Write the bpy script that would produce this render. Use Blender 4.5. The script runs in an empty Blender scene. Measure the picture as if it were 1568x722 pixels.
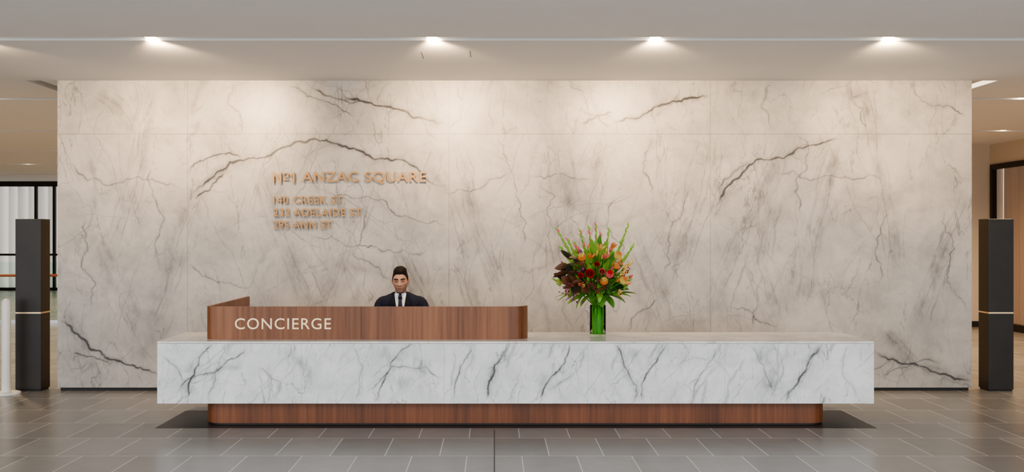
import bpy, bmesh, math, random
import numpy as np
from mathutils import Vector, Matrix, Euler
from mathutils.bvhtree import BVHTree
random.seed(7); rng=np.random.RandomState(11)
scene=bpy.context.scene
COL=scene.collection
F=1500.0; CX=757.0; CY=361.0; EYE=1.6
def W(px,py,Y):
    s=F/Y
    return ((px-CX)/s, EYE-(py-CY)/s)

# ------------------------------------------------------------------ helpers
def empty(name,loc=(0,0,0)):
    o=bpy.data.objects.new(name,None); o.location=loc; COL.objects.link(o); o.empty_display_size=.1; return o
def mkobj(name,verts,faces,mat=None,parent=None,smooth=False):
    me=bpy.data.meshes.new(name); me.from_pydata([tuple(v) for v in verts],[],[tuple(f) for f in faces]); me.update()
    o=bpy.data.objects.new(name,me); COL.objects.link(o)
    if mat: me.materials.append(mat)
    if parent: o.parent=parent
    if smooth:
        me.polygons.foreach_set('use_smooth',[True]*len(me.polygons))
    return o
def bevel(o,w=.005,seg=2):
    m=o.modifiers.new('bev','BEVEL'); m.width=w; m.segments=seg; m.limit_method='ANGLE'; m.angle_limit=math.radians(40)
    return o
def box(name,x0,x1,y0,y1,z0,z1,mat=None,parent=None,bev=0):
    v=[(x0,y0,z0),(x1,y0,z0),(x1,y1,z0),(x0,y1,z0),(x0,y0,z1),(x1,y0,z1),(x1,y1,z1),(x0,y1,z1)]
    f=[(0,3,2,1),(4,5,6,7),(0,1,5,4),(1,2,6,5),(2,3,7,6),(3,0,4,7)]
    o=mkobj(name,v,f,mat,parent)
    if bev: bevel(o,bev)
    return o
def prism(name,pts,z0,z1,mat=None,parent=None,bev=0):
    n=len(pts)
    v=[(p[0],p[1],z0) for p in pts]+[(p[0],p[1],z1) for p in pts]
    f=[tuple(range(n))[::-1],tuple(range(n,2*n))]+[(i,(i+1)%n,n+(i+1)%n,n+i) for i in range(n)]
    o=mkobj(name,v,f,mat,parent)
    bm=bmesh.new(); bm.from_mesh(o.data); bmesh.ops.recalc_face_normals(bm,faces=bm.faces); bm.to_mesh(o.data); bm.free()
    if bev: bevel(o,bev)
    return o
def arc(cx,cy,r,a0,a1,n=12):
    return [(cx+r*math.cos(math.radians(a0+(a1-a0)*i/n)),cy+r*math.sin(math.radians(a0+(a1-a0)*i/n))) for i in range(n+1)]
def rrect(x0,x1,y0,y1,r,rb):
    return arc(x0+r,y0+r,r,180,270)+arc(x1-r,y0+r,r,270,360)+arc(x1-rb,y1-rb,rb,0,90)+arc(x0+rb,y1-rb,rb,90,180)
def tube_geo(pts,rad,seg=12,flat=None,caps=True):
    pts=[Vector(p) for p in pts]; V=[];Fc=[]
    P=list(pts);R=list(rad)
    if caps:
        d0=(pts[0]-pts[1]).normalized(); d1=(pts[-1]-pts[-2]).normalized()
        pre=[];prer=[]
        for a in (80,55,28):
            pre.append(pts[0]+d0*rad[0]*math.sin(math.radians(a))); prer.append(rad[0]*math.cos(math.radians(a)))
        post=[];postr=[]
        for a in (28,55,80):
            post.append(pts[-1]+d1*rad[-1]*math.sin(math.radians(a))); postr.append(rad[-1]*math.cos(math.radians(a)))
        P=pre+P+post; R=prer+R+postr
    n=len(P)
    up=None
    for i in range(n):
        t=(P[min(i+1,n-1)]-P[max(i-1,0)]).normalized()
        if up is None:
            up=Vector((0,0,1)) if abs(t.z)<.9 else Vector((0,1,0))
        a=t.cross(up).normalized(); b=a.cross(t).normalized(); up=b
        for k in range(seg):
            th=2*math.pi*k/seg
            off=(a*math.cos(th)+b*math.sin(th))*R[i]
            if flat:
                ax=flat[0]; off=off-ax*off.dot(ax)*(1-flat[1])
            V.append(P[i]+off)
    for i in range(n-1):
        for k in range(seg):
            Fc.append((i*seg+k,i*seg+(k+1)%seg,(i+1)*seg+(k+1)%seg,(i+1)*seg+k))
    Fc.append(tuple(range(seg))[::-1]); Fc.append(tuple((n-1)*seg+k for k in range(seg)))
    return V,Fc
class Geo:
    def __init__(s): s.v=[];s.f=[];s.m=[]
    def add(s,vf,mi=0):
        o=len(s.v); s.v+= [tuple(a) for a in vf[0]]; s.f+=[tuple(i+o for i in f) for f in vf[1]]; s.m+=[mi]*len(vf[1])
    def obj(s,name,mats,parent=None,smooth=True):
        o=mkobj(name,s.v,s.f,None,parent,smooth)
        for m in mats: o.data.materials.append(m)
        o.data.polygons.foreach_set('material_index',s.m)
        return o
def resample(pts,n):
    pts=[Vector(p) for p in pts]
    out=[]
    m=len(pts)-1
    for i in range(n+1):
        t=i/n*m; k=min(int(t),m-1); f=t-k
        p0=pts[max(k-1,0)];p1=pts[k];p2=pts[k+1];p3=pts[min(k+2,m)]
        out.append(.5*((2*p1)+(p2-p0)*f+(2*p0-5*p1+4*p2-p3)*f*f+(3*p1-p0-3*p2+p3)*f**3))
    return out
def resr(r,n):
    return list(np.interp(np.linspace(0,len(r)-1,n+1),range(len(r)),r))
def stube(pts,rad,n=14,seg=12,flat=None):
    return tube_geo(resample(pts,n),resr(rad,n),seg,flat)

# ------------------------------------------------------------------ materials
def newmat(name):
    m=bpy.data.materials.new(name); m.use_nodes=True
    nt=m.node_tree; b=nt.nodes['Principled BSDF']; return m,nt,b
def simple(name,col,rough=.5,metal=0,spec=.5,noise=0,scale=30,bump=0):
    m,nt,b=newmat(name)
    b.inputs['Base Color'].default_value=(*col,1); b.inputs['Roughness'].default_value=rough
    b.inputs['Metallic'].default_value=metal; b.inputs['Specular IOR Level'].default_value=spec
    if noise or bump:
        tc=nt.nodes.new('ShaderNodeTexCoord'); n=nt.nodes.new('ShaderNodeTexNoise'); n.inputs['Scale'].default_value=scale; n.inputs['Detail'].default_value=4
        nt.links.new(tc.outputs['Object'],n.inputs['Vector'])
        if noise:
            mx=nt.nodes.new('ShaderNodeMix'); mx.data_type='RGBA'
            mx.inputs[6].default_value=(*[c*(1-noise) for c in col],1); mx.inputs[7].default_value=(*[min(1,c*(1+noise)) for c in col],1)
            nt.links.new(n.outputs['Fac'],mx.inputs[0]); nt.links.new(mx.outputs[2],b.inputs['Base Color'])
        if bump:
            bp=nt.nodes.new('ShaderNodeBump'); bp.inputs['Strength'].default_value=bump; bp.inputs['Distance'].default_value=.01
            nt.links.new(n.outputs['Fac'],bp.inputs['Height']); nt.links.new(bp.outputs[0],b.inputs['Normal'])
    return m
def emis(name,col,st):
    m,nt,b=newmat(name); b.inputs['Base Color'].default_value=(*col,1)
    b.inputs['Emission Color'].default_value=(*col,1); b.inputs['Emission Strength'].default_value=st; return m
def ramp(nt,stops):
    r=nt.nodes.new('ShaderNodeValToRGB'); e=r.color_ramp.elements
    e[0].position=stops[0][0]; e[0].color=(*stops[0][1],1)
    e[1].position=stops[-1][0]; e[1].color=(*stops[-1][1],1)
    for p,c in stops[1:-1]:
        x=e.new(p); x.color=(*c,1)
    return r
def marble(name,light,mid,dark,rough,attr=True,fine=.5,scale=1.0):
    m,nt,b=newmat(name); N=nt.nodes; L=nt.links
    tc=N.new('ShaderNodeTexCoord')
    mp=N.new('ShaderNodeMapping'); mp.inputs['Scale'].default_value=(scale,scale,scale); L.new(tc.outputs['Object'],mp.inputs['Vector'])
    n1=N.new('ShaderNodeTexNoise'); n1.inputs['Scale'].default_value=2.2; n1.inputs['Detail'].default_value=11; n1.inputs['Roughness'].default_value=.7; n1.inputs['Distortion'].default_value=.3
    L.new(mp.outputs[0],n1.inputs['Vector'])
    r1=ramp(nt,[(.37,mid),(.60,light)]); L.new(n1.outputs['Fac'],r1.inputs[0])
    out=r1.outputs[0]
    for rot,sd in ((.45,0.),(-.45,7.3)):
        mp2=N.new('ShaderNodeMapping'); mp2.inputs['Scale'].default_value=(2.2*scale,1.2*scale,.7*scale); mp2.inputs['Rotation'].default_value=(0,rot,0); mp2.inputs['Location'].default_value=(sd,sd,sd); L.new(tc.outputs['Object'],mp2.inputs['Vector'])
        n2=N.new('ShaderNodeTexNoise'); n2.inputs['Scale'].default_value=1.6; n2.inputs['Detail'].default_value=6; n2.inputs['Roughness'].default_value=.5; n2.inputs['Distortion'].default_value=.4
        L.new(mp2.outputs[0],n2.inputs['Vector'])
        s=N.new('ShaderNodeMath'); s.operation='SUBTRACT'; s.inputs[1].default_value=.5; L.new(n2.outputs['Fac'],s.inputs[0])
        a=N.new('ShaderNodeMath'); a.operation='ABSOLUTE'; L.new(s.outputs[0],a.inputs[0])
        mr=N.new('ShaderNodeMapRange'); mr.inputs['From Min'].default_value=0; mr.inputs['From Max'].default_value=.010; mr.inputs['To Min'].default_value=fine; mr.inputs['To Max'].default_value=0; L.new(a.outputs[0],mr.inputs['Value'])
        n3=N.new('ShaderNodeTexNoise'); n3.inputs['Scale'].default_value=1.6+sd*.05; n3.inputs['Detail'].default_value=3; L.new(mp2.outputs[0],n3.inputs['Vector'])
        mr3=N.new('ShaderNodeMapRange'); mr3.inputs['From Min'].default_value=.45; mr3.inputs['From Max'].default_value=.65; L.new(n3.outputs['Fac'],mr3.inputs['Value'])
        mu=N.new('ShaderNodeMath'); mu.operation='MULTIPLY'; L.new(mr.outputs[0],mu.inputs[0]); L.new(mr3.outputs[0],mu.inputs[1])
        mx=N.new('ShaderNodeMix'); mx.data_type='RGBA'; L.new(mu.outputs[0],mx.inputs[0]); L.new(out,mx.inputs[6]); mx.inputs[7].default_value=(*dark,1)
        out=mx.outputs[2]
    if attr:
        at=N.new('ShaderNodeAttribute'); at.attribute_name='vein'
        m2=N.new('ShaderNodeMix'); m2.data_type='RGBA'; L.new(at.outputs['Fac'],m2.inputs[0]); L.new(out,m2.inputs[6]); m2.inputs[7].default_value=(*dark,1)
        out=m2.outputs[2]
    L.new(out,b.inputs['Base Color']); b.inputs['Roughness'].default_value=rough
    return m
def wood(name,c1,c2,c3,rough=.38):
    m,nt,b=newmat(name);N=nt.nodes;L=nt.links
    tc=N.new('ShaderNodeTexCoord'); mp=N.new('ShaderNodeMapping'); mp.inputs['Scale'].default_value=(38,38,1.1); L.new(tc.outputs['Object'],mp.inputs['Vector'])
    n=N.new('ShaderNodeTexNoise'); n.inputs['Scale'].default_value=1; n.inputs['Detail'].default_value=6; n.inputs['Roughness'].default_value=.65; L.new(mp.outputs[0],n.inputs['Vector'])
    mp2=N.new('ShaderNodeMapping'); mp2.inputs['Scale'].default_value=(3.2,3.2,.12); L.new(tc.outputs['Object'],mp2.inputs['Vector'])
    n2=N.new('ShaderNodeTexNoise'); n2.inputs['Scale'].default_value=1; n2.inputs['Detail'].default_value=2; L.new(mp2.outputs[0],n2.inputs['Vector'])
    ad=N.new('ShaderNodeMath'); ad.operation='MULTIPLY_ADD'; ad.inputs[1].default_value=.45; L.new(n2.outputs['Fac'],ad.inputs[0])
    sc=N.new('ShaderNodeMath'); sc.operation='MULTIPLY'; sc.inputs[1].default_value=.6; L.new(n.outputs['Fac'],sc.inputs[0]); L.new(sc.outputs[0],ad.inputs[2])
    r=ramp(nt,[(.38,c1),(.53,c2),(.68,c3)]); L.new(ad.outputs[0],r.inputs[0]); L.new(r.outputs[0],b.inputs['Base Color'])
    b.inputs['Roughness'].default_value=rough
    return m
M_wall=marble('marble_wall',(.475,.455,.43),(.335,.322,.307),(.035,.034,.034),.36,fine=.5)
M_desk=marble('marble_desk_front',(.84,.84,.83),(.66,.66,.66),(.075,.078,.085),.22,fine=.6,scale=1.5)
M_top=marble('marble_desk_top',(.84,.82,.79),(.66,.65,.63),(.15,.14,.14),.16,attr=False,fine=.5,scale=1.4)
M_wood=wood('walnut_veneer',(.12,.042,.017),(.22,.082,.033),(.32,.135,.06))
M_woodd=wood('walnut_plinth',(.10,.031,.012),(.18,.06,.024),(.25,.09,.038))
M_brass=simple('brass',(.80,.60,.38),.35,.7)
M_brassd=simple('bronze_letters',(.40,.235,.10),.45,.2)
M_ceil=simple('ceiling_plaster',(.88,.875,.865),.8,spec=.2,noise=.02,scale=3)
M_plaster=simple('wall_plaster',(.70,.62,.53),.75,spec=.2,noise=.03,scale=2)
M_dark=simple('dark_recess',(.02,.02,.02),.6)
M_slot=simple('slot_grey',(.05,.045,.04),.7)
M_totem=simple('totem_black_metal',(.020,.017,.015),.4,.2,noise=.4,scale=6)
M_white=simple('white_powdercoat',(.75,.75,.74),.35)
M_lamp=emis('lamp_lens',(1,.82,.58),30)
M_frame=simple('bronze_frame',(.035,.028,.024),.4,.5)
M_black=simple('black_plastic',(.02,.02,.022),.5)
M_fabric=simple('chair_fabric',(.03,.03,.034),.9,bump=.3,scale=300)
M_chrome=simple('chrome',(.6,.6,.6),.2,1)
def curtain_mat(name,col,tr):
    m,nt,b=newmat(name);N=nt.nodes;L=nt.links
    b.inputs['Base Color'].default_value=(*col,1); b.inputs['Roughness'].default_value=.9; b.inputs['Specular IOR Level'].default_value=.1
    t=N.new('ShaderNodeBsdfTranslucent'); t.inputs['Color'].default_value=(*col,1)
    mx=N.new('ShaderNodeMixShader'); mx.inputs[0].default_value=tr
    L.new(b.outputs[0],mx.inputs[1]);L.new(t.outputs[0],mx.inputs[2]);L.new(mx.outputs[0],N['Material Output'].inputs['Surface'])
    return m
M_curt=curtain_mat('sheer_curtain',(.74,.71,.66),.28)
M_curtb=curtain_mat('brown_curtain',(.33,.23,.16),.15)
m,nt,b=newmat('balustrade_glass'); b.inputs['Base Color'].default_value=(.75,.9,.83,1); b.inputs['Roughness'].default_value=.02; b.inputs['Transmission Weight'].default_value=1; b.inputs['IOR'].default_value=1.05; M_glass=m

# floor
m,nt,b=newmat('stone_tiles');N=nt.nodes;L=nt.links
tc=N.new('ShaderNodeTexCoord'); mp=N.new('ShaderNodeMapping'); mp.inputs['Location'].default_value=(0,-.21,0); L.new(tc.outputs['Object'],mp.inputs['Vector'])
br=N.new('ShaderNodeTexBrick'); br.offset=.5; br.inputs['Scale'].default_value=1; br.inputs['Brick Width'].default_value=.4; br.inputs['Row Height'].default_value=.63
br.inputs['Mortar Size'].default_value=.0035; br.inputs['Mortar Smooth'].default_value=.0; br.inputs['Bias'].default_value=0
br.inputs['Color1'].default_value=(.222,.218,.210,1); br.inputs['Color2'].default_value=(.295,.290,.280,1); br.inputs['Mortar'].default_value=(.62,.61,.58,1)
L.new(mp.outputs[0],br.inputs['Vector'])
n=N.new('ShaderNodeTexNoise'); n.inputs['Scale'].default_value=5; n.inputs['Detail'].default_value=8; L.new(tc.outputs['Object'],n.inputs['Vector'])
mr=N.new('ShaderNodeMapRange'); mr.inputs['To Min'].default_value=.86; mr.inputs['To Max'].default_value=1.12; L.new(n.outputs['Fac'],mr.inputs['Value'])
mx=N.new('ShaderNodeMix'); mx.data_type='RGBA'; mx.blend_type='MULTIPLY'; mx.inputs[0].default_value=1; L.new(br.outputs['Color'],mx.inputs[6]); L.new(mr.outputs[0],mx.inputs[7])
L.new(mx.outputs[2],b.inputs['Base Color'])
b.inputs['Roughness'].default_value=.27; b.inputs['Specular IOR Level'].default_value=.5
M_floor=m

# ------------------------------------------------------------------ vein fields
def fbm(h,w,cy,cx,octv=4,seed=0):
    r=np.random.RandomState(seed); out=np.zeros((h,w)); amp=1;tot=0
    for o in range(octv):
        gy=max(2,int(h/cy)+2); gx=max(2,int(w/cx)+2); g=r.rand(gy+1,gx+1)
        y=np.linspace(0,gy-1.001,h); x=np.linspace(0,gx-1.001,w)
        yi=y.astype(int); xi=x.astype(int); fy=(y-yi); fx=(x-xi); fy=fy*fy*(3-2*fy); fx=fx*fx*(3-2*fx)
        a=g[yi][:,xi]; b_=g[yi][:,xi+1]; c=g[yi+1][:,xi]; d=g[yi+1][:,xi+1]
        out+=amp*((a*(1-fx)+b_*fx)*(1-fy)[:,None]+(c*(1-fx)+d*fx)*fy[:,None]); tot+=amp; amp*=.6; cy/=2; cx/=2
        cy=max(cy,1.5); cx=max(cx,1.5)
    return out/tot
def frac(pts,amp,it):
    p=np.array(pts,float)
    for _ in range(it):
        mid=(p[1:]+p[:-1])/2; d=p[1:]-p[:-1]; ln=np.hypot(d[:,0],d[:,1])[:,None]
        nrm=np.stack([-d[:,1],d[:,0]],1)/(ln+1e-9)
        mid=mid+nrm*ln*amp*np.clip(rng.randn(len(mid)),-1.6,1.6)[:,None]
        q=np.empty((len(p)+len(mid),2)); q[0::2]=p; q[1::2]=mid; p=q
    return p
class Field:
    def __init__(s,x0,z0,w,h,res):
        s.x0=x0;s.z0=z0;s.w=w;s.h=h; s.nx=int(w/res)+1; s.nz=int(h/res)+1
        s.rx=w/(s.nx-1); s.rz=h/(s.nz-1); s.A=np.zeros(s.nx*s.nz); s.B=np.zeros(s.nx*s.nz)
    def stamp(s,pts,wd,st,band=False,clip=None,taper=True):
        p=np.array(pts); d=np.hypot(*(p[1:]-p[:-1]).T); L=np.concatenate([[0],np.cumsum(d)])
        n=max(3,int(L[-1]/max(wd*.6,s.rx*.6))); t=np.linspace(0,L[-1],n)
        x=np.interp(t,L,p[:,0]); z=np.interp(t,L,p[:,1])
        wv=wd*(.55+.9*np.abs(np.interp(t,np.linspace(0,L[-1],max(4,int(L[-1]/.06))),rng.rand(max(4,int(L[-1]/.06))))))
        sv=st*(.7+.5*np.interp(t,np.linspace(0,L[-1],max(4,int(L[-1]/.1))),rng.rand(max(4,int(L[-1]/.1)))))
        if taper: sv=sv*np.clip(np.minimum(t,L[-1]-t)/(.12*L[-1]+1e-6),.15,1)
        if clip is not None:
            k=(x>=clip[0])&(x<=clip[1])&(z>=clip[2])&(z<=clip[3]); x=x[k];z=z[k];wv=wv[k];sv=sv[k]
            if len(x)==0: return
        gi=(x-s.x0)/s.rx; gj=(z-s.z0)/s.rz; R=int(math.ceil(2.2*wd*1.4/s.rx))
        o=np.arange(-R,R+1); ox,oz=np.meshgrid(o,o); ox=ox.ravel();oz=oz.ravel()
        I=np.round(gi)[:,None].astype(int)+ox; J=np.round(gj)[:,None].astype(int)+oz
        dd=((I-gi[:,None])*s.rx)**2+((J-gj[:,None])*s.rz)**2
        val=sv[:,None]*np.exp(-dd/(wv[:,None]**2))
        ok=(I>=0)&(I<s.nx)&(J>=0)&(J<s.nz)
        np.maximum.at(s.B if band else s.A,(J*s.nx+I)[ok],val[ok])
    def result(s,seed=5):
        nz=fbm(s.nz,s.nx,40,20,5,seed); fine=fbm(s.nz,s.nx,9,6,4,seed+1)
        A=s.A.reshape(s.nz,s.nx); B=s.B.reshape(s.nz,s.nx)
        Bm=B*np.clip((nz-.25)*2.3,0,1.05)*np.clip(.35+fine*1.2,0,1.4)
        return np.clip(np.maximum(A*(.65+.7*fine),Bm)+.4*np.minimum(A,Bm),0,1)
def grid_panel(name,fld,Y,val,mat,parent):
    nx,nz=fld.nx,fld.nz
    X,Z=np.meshgrid(fld.x0+np.arange(nx)*fld.rx,fld.z0+np.arange(nz)*fld.rz)
    co=np.stack([X.ravel(),np.full(X.size,Y),Z.ravel()],1).astype(np.float32)
    i=np.arange((nx-1)*(nz-1)); r=i//(nx-1); c=i%(nx-1); a=r*nx+c
    q=np.stack([a,a+1,a+1+nx,a+nx],1).astype(np.int32)
    me=bpy.data.meshes.new(name); me.vertices.add(len(co)); me.vertices.foreach_set('co',co.ravel())
    me.loops.add(q.size); me.loops.foreach_set('vertex_index',q.ravel())
    me.polygons.add(len(q)); me.polygons.foreach_set('loop_start',np.arange(0,q.size,4,dtype=np.int32))
    try: me.polygons.foreach_set('loop_total',np.full(len(q),4,dtype=np.int32))
    except Exception: pass
    me.update(calc_edges=True)
    at=me.attributes.new('vein','FLOAT','POINT'); at.data.foreach_set('value',val.ravel().astype(np.float32))
    me.materials.append(mat)
    o=bpy.data.objects.new(name,me); COL.objects.link(o); o.parent=parent; return o

# ================================================================== ROOM
YW=10.135; CH=3.208
XL=W(88,0,YW)[0]; XR=W(1488,0,YW)[0]
floor=box('floor',-17.2,9.0,-5,29.3,-.12,0,M_floor)
j=box('trim_1',-.004,.004,-5,8.1,0,.0012,simple('expansion_joint',(.07,.07,.07),.6))
ceil=empty('ceiling')
slots=[4.5,8.0,11.5,15.0,18.5,22.0,25.5]
edges=[3.0]
for s_ in slots: edges+= [s_-.07,s_+.07]
edges.append(29.3)
SX0,SX1=-4.86,-4.70; RX0,RX1=5.06,5.22
for i in range(0,len(edges),2):
    y0,y1=edges[i],edges[i+1]
    if y0<YW<y1:
        box('panel_front_%d'%i,-17.2,9.0,y0,YW+.02,CH,CH+.12,M_ceil,ceil)
        y0b=YW+.02
        box('panel_%da'%i,-17.2,SX0,y0b,y1,CH,CH+.12,M_ceil,ceil)
        box('panel_%db'%i,SX1,RX0,y0b,y1,CH,CH+.12,M_ceil,ceil)
        box('panel_%dc'%i,RX1,9.0,y0b,y1,CH,CH+.12,M_ceil,ceil)
    else:
        box('panel_%d'%i,-17.2,9.0,y0,y1,CH,CH+.12,M_ceil,ceil)
box('deck',-17.2,9.0,3.0,29.3,CH+.12,CH+.2,M_slot,ceil)
for px,py in ((647,85),(720,83)):
    Yc=F*(CH-EYE)/(CY-py); x=(px-CX)*Yc/F
    box('access_joint',x-.002,x+.002,Yc-.16,Yc+.16,CH-.0008,CH+.001,M_slot,ceil)

# marble feature wall
wall=empty('wall_back')
box('core',XL,XR,YW+.003,17.3,.035,CH-.001,M_plaster,wall)
box('skirting_recess',XL+.02,XR-.02,YW+.03,17.3,0,.04,M_dark,wall)
fw=Field(XL,.035,XR-XL,CH-.037,.0065)
def PW(l): return [W(a,b_,YW) for a,b_ in l]
zs=W(0,205,YW)[1]
def dark_vein(l,wd=.007,st=.95,branches=5,it=4,amp=.10):
    p=frac(PW(l),amp,it); fw.stamp(p,wd*1.3,st*1.25); fw.stamp(p,wd*5,st*.55,band=True)
    for _ in range(branches):
        k=rng.randint(3,len(p)-3); ang=rng.choice([1,-1])*rng.uniform(.5,1.4)+rng.choice([0,math.pi]); ln=rng.uniform(.1,.35)
        q=frac([p[k],p[k]+ln*np.array([math.cos(ang),math.sin(ang)])],.1,5); fw.stamp(q,.0035,st*.6)
dark_vein([(290,308),(302,290),(318,277),(335,262),(352,248),(385,242),(408,240),(425,229),(445,223),(478,213),(500,214),(515,220),(532,226),(548,230),(565,238),(590,243),(612,244),(628,252),(645,268),(660,280),(678,284),(688,292)],.008,1,14,3)
dark_vein([(290,262),(310,246),(330,238),(352,234),(372,243)],.006,.8,4)
dark_vein([(300,305),(322,290),(345,262)],.006,.8,3)
dark_vein([(478,135),(500,147),(522,152),(548,155),(560,152)],.006,.7,3)
dark_vein([(524,148),(555,155),(590,163),(620,170),(650,182),(687,188)],.008,.95,6,3)
dark_vein([(440,132),(470,148),(520,165),(545,178)],.005,.6,4)
dark_vein([(890,190),(905,183),(925,176),(940,172)],.008,.9,4)
dark_vein([(936,190),(960,180),(985,175),(1010,162),(1030,155),(1055,150),(1088,145)],.008,1,8,3)
dark_vein([(888,165),(915,178),(935,195)],.005,.7,4)
dark_vein([(1090,322),(1105,300),(1120,280),(1140,262),(1165,243),(1190,241),(1210,236),(1225,226),(1250,222),(1270,215),(1288,211)],.0075,.9,10,3)
dark_vein([(1100,290),(1125,262),(1150,246)],.005,.7,4)
dark_vein([(90,486),(110,505),(130,520),(140,535),(165,548),(190,556),(215,562),(250,576)],.008,.9,10,3)
dark_vein([(110,540),(140,545),(170,560)],.006,.7,4)
dark_vein([(1340,538),(1360,550),(1385,556),(1410,560),(1440,572),(1470,580),(1488,582)],.008,.95,8,3)
dark_vein([(1350,575),(1385,562),(1440,556)],.004,.6,4)
for l in ([(815,272),(850,266),(880,272),(905,274)],[(1185,265),(1240,276),(1300,272),(1360,284)],[(680,300),(700,290),(740,286),(780,262)],[(760,210),(775,240),(790,300),(800,380)],
          [(820,275),(850,300),(838,360),(850,420)],[(868,310),(885,345),(900,400),(890,460)],[(1145,405),(1160,450),(1150,505)],[(1120,470),(1150,478),(1190,500)],
          [(1350,292),(1352,340),(1340,390),(1345,440)],[(1445,325),(1462,380),(1450,430),(1480,480)],[(1000,207),(985,250),(1000,300)],[(1060,280),(1030,340),(1015,420)],
          [(100,250),(150,275),(210,270),(280,290)],[(130,330),(125,400),(140,470)],[(230,250),(250,330),(240,420)],[(520,260),(560,330),(540,390),(600,450)],[(470,360),(540,378),(600,384),(660,372)],
          [(500,290),(560,300),(620,330),(686,345)],[(940,300),(930,350),(960,400)],[(960,510),(975,480),(1010,455)],[(1220,205),(1235,260),(1225,330)],[(290,400),(330,430),(390,440)],
          [(870,125),(895,150),(910,200)],[(700,130),(710,160),(690,200)],[(1300,130),(1320,165),(1325,203)],[(360,125),(350,160),(370,203)],[(1180,125),(1165,160),(1180,200)],[(1400,125),(1420,160),(1480,180)]):
    p=frac(PW(l),.12,5); fw.stamp(p,.004,.8); fw.stamp(p,.018,.3,band=True)
# broad smoky bands
for l in ([(700,215),(725,330),(768,450)],[(690,300),(712,400),(735,500)],[(1088,205),(1062,330),(1030,420)],[(1210,210),(1150,340),(1095,470)],[(1288,215),(1260,330),(1230,480)],
          [(400,260),(440,370),(482,480)],[(575,260),(535,370),(492,480)],[(294,300),(262,400),(225,500)],[(1320,125),(1345,260),(1372,420)],[(850,320),(858,400),(878,480)],
          [(1484,300),(1440,400),(1400,500)],[(930,205),(905,300),(880,420)],[(850,205),(868,300),(884,400)],[(150,140),(180,160),(205,203)],[(240,125),(215,260),(180,380)],
          [(610,380),(650,460),(680,510)],[(980,350),(1010,430),(1030,500)],[(1180,300),(1160,400),(1190,490)],[(95,470),(130,530),(160,590)],[(1345,500),(1400,560),(1480,590)],[(660,260),(690,300),(720,380)],
          [(1090,270),(1110,300),(1100,330)],[(1300,122),(1305,150),(1330,140)],[(205,125),(212,160),(203,200)]):
    l2=PW(l)
    fw.stamp(frac(l2,.03,5),.055,.42,band=True)
    for _ in range(4):
        dx=rng.uniform(-.14,.14)
        l3=[(a+dx+rng.uniform(-.03,.03),b_+rng.uniform(-.05,.05)) for a,b_ in l2]
        fw.stamp(frac(l3,.035,6),rng.uniform(.006,.018),.42,band=True)
    fw.stamp(frac(l2,.04,6),.004,.5)
Zm=[(.035,zs),(zs,CH)]
for ax in (287,687,1088):
    axx=W(ax,0,YW)[0]
    for _ in range(60):
        x=rng.uniform(0,1.36); z=rng.uniform(.1,3.2); ang=rng.choice([1,-1])*(rng.uniform(1.05,1.4) if rng.rand()<.75 else rng.uniform(.15,.6)); ln=rng.uniform(.3,1.5)
        row=0 if z<zs else 1
        q=frac([(x,z),(x+ln*math.cos(ang),z+ln*math.sin(ang))],.055,6)
        wd=rng.choice([.003,.003,.004,.004,.01,.03]); st=rng.uniform(.22,.5)
        for sg in (1,-1):
            qq=q.copy(); qq[:,0]=axx+sg*q[:,0]
            fw.stamp(qq,wd,st*(.6 if wd>.009 else 1),band=(wd>.005),clip=(XL,XR,Zm[row][0],Zm[row][1]))
val=fw.result()
Zg=np.arange(fw.nz)*fw.rz+fw.z0; Xg=np.arange(fw.nx)*fw.rx+fw.x0
jz=np.argmin(abs(Zg-zs)); val[jz,:]=np.maximum(val[jz,:],.5)
for sx in (287,687,1088):
    jx=np.argmin(abs(Xg-W(sx,0,YW)[0])); val[:,jx]=np.maximum(val[:,jx],.4)
grid_panel('marble_cladding',fw,YW,val,M_wall,wall)

# right side walls / left far windows
box('wall_right_end',XR-.0,8.75,17.3,17.5,0,CH,M_plaster)
box('baseboard_right',XR,8.75,17.27,17.3,0,.1,M_dark)
wr=empty('wall_right')
box('upper',8.75,8.95,3,17.3,2.85,CH,M_plaster,wr)
box('pier',8.75,8.95,3,9.0,0,2.85,M_plaster,wr)
box('pier_end',8.75,8.95,17.22,17.3,0,2.85,M_plaster,wr)
wn=empty('window_1')
for y in np.linspace(9.0,17.2,6): box('mullion',8.72,8.80,y-.04,y+.04,0,2.85,M_frame,wn)
box('head',8.715,8.80,9.0,17.22,2.76,2.85,M_frame,wn); box('sill',8.715,8.80,9.0,17.22,0,.12,M_frame,wn)
def curtain(name,p0,p1,z0,z1,mat,per=.16,amp=.05):
    p0=Vector(p0);p1=Vector(p1); d=(p1-p0); L_=d.length; d.normalize(); nrm=Vector((-d.y,d.x,0)); n=int(L_/per*8)
    V=[];Fc=[]
    for i in range(n+1):
        t=i/n*L_; a=amp*math.sin(2*math.pi*t/per)+.3*amp*math.sin(2*math.pi*t/per*.37+1)
        p=p0+d*t+nrm*a
        V+=[(p.x,p.y,z0),(p.x,p.y,z1)]
    Fc=[(2*i,2*i+2,2*i+3,2*i+1) for i in range(n)]
    return mkobj(name,V,Fc,mat,None,True)
curtain('brown_curtain',(8.95,9.0,0),(8.95,17.2,0),.02,2.84,M_curtb,.14,.04)
wl=empty('window_2')
XW0,XW1=-17.0,-3.0
x=-16.24
mulls=[]
while x<XW1:
    mulls+= [x,x+.54]; x+=2.7
for a in mulls: box('mullion',a-.035,a+.035,28.9,29.0,0,3.09,M_frame,wl)
box('head',XW0,XW1,28.9,29.02,3.06,CH,M_frame,wl); box('sill',XW0,XW1,28.9,29.0,0,.08,M_frame,wl)
box('transom',XW0,XW1,28.92,28.98,1.02,1.08,M_frame,wl)
curtain('sheer_curtain',(XW0,29.12,0),(XW1,29.12,0),.0,3.1,M_curt,.30,.11)
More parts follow.
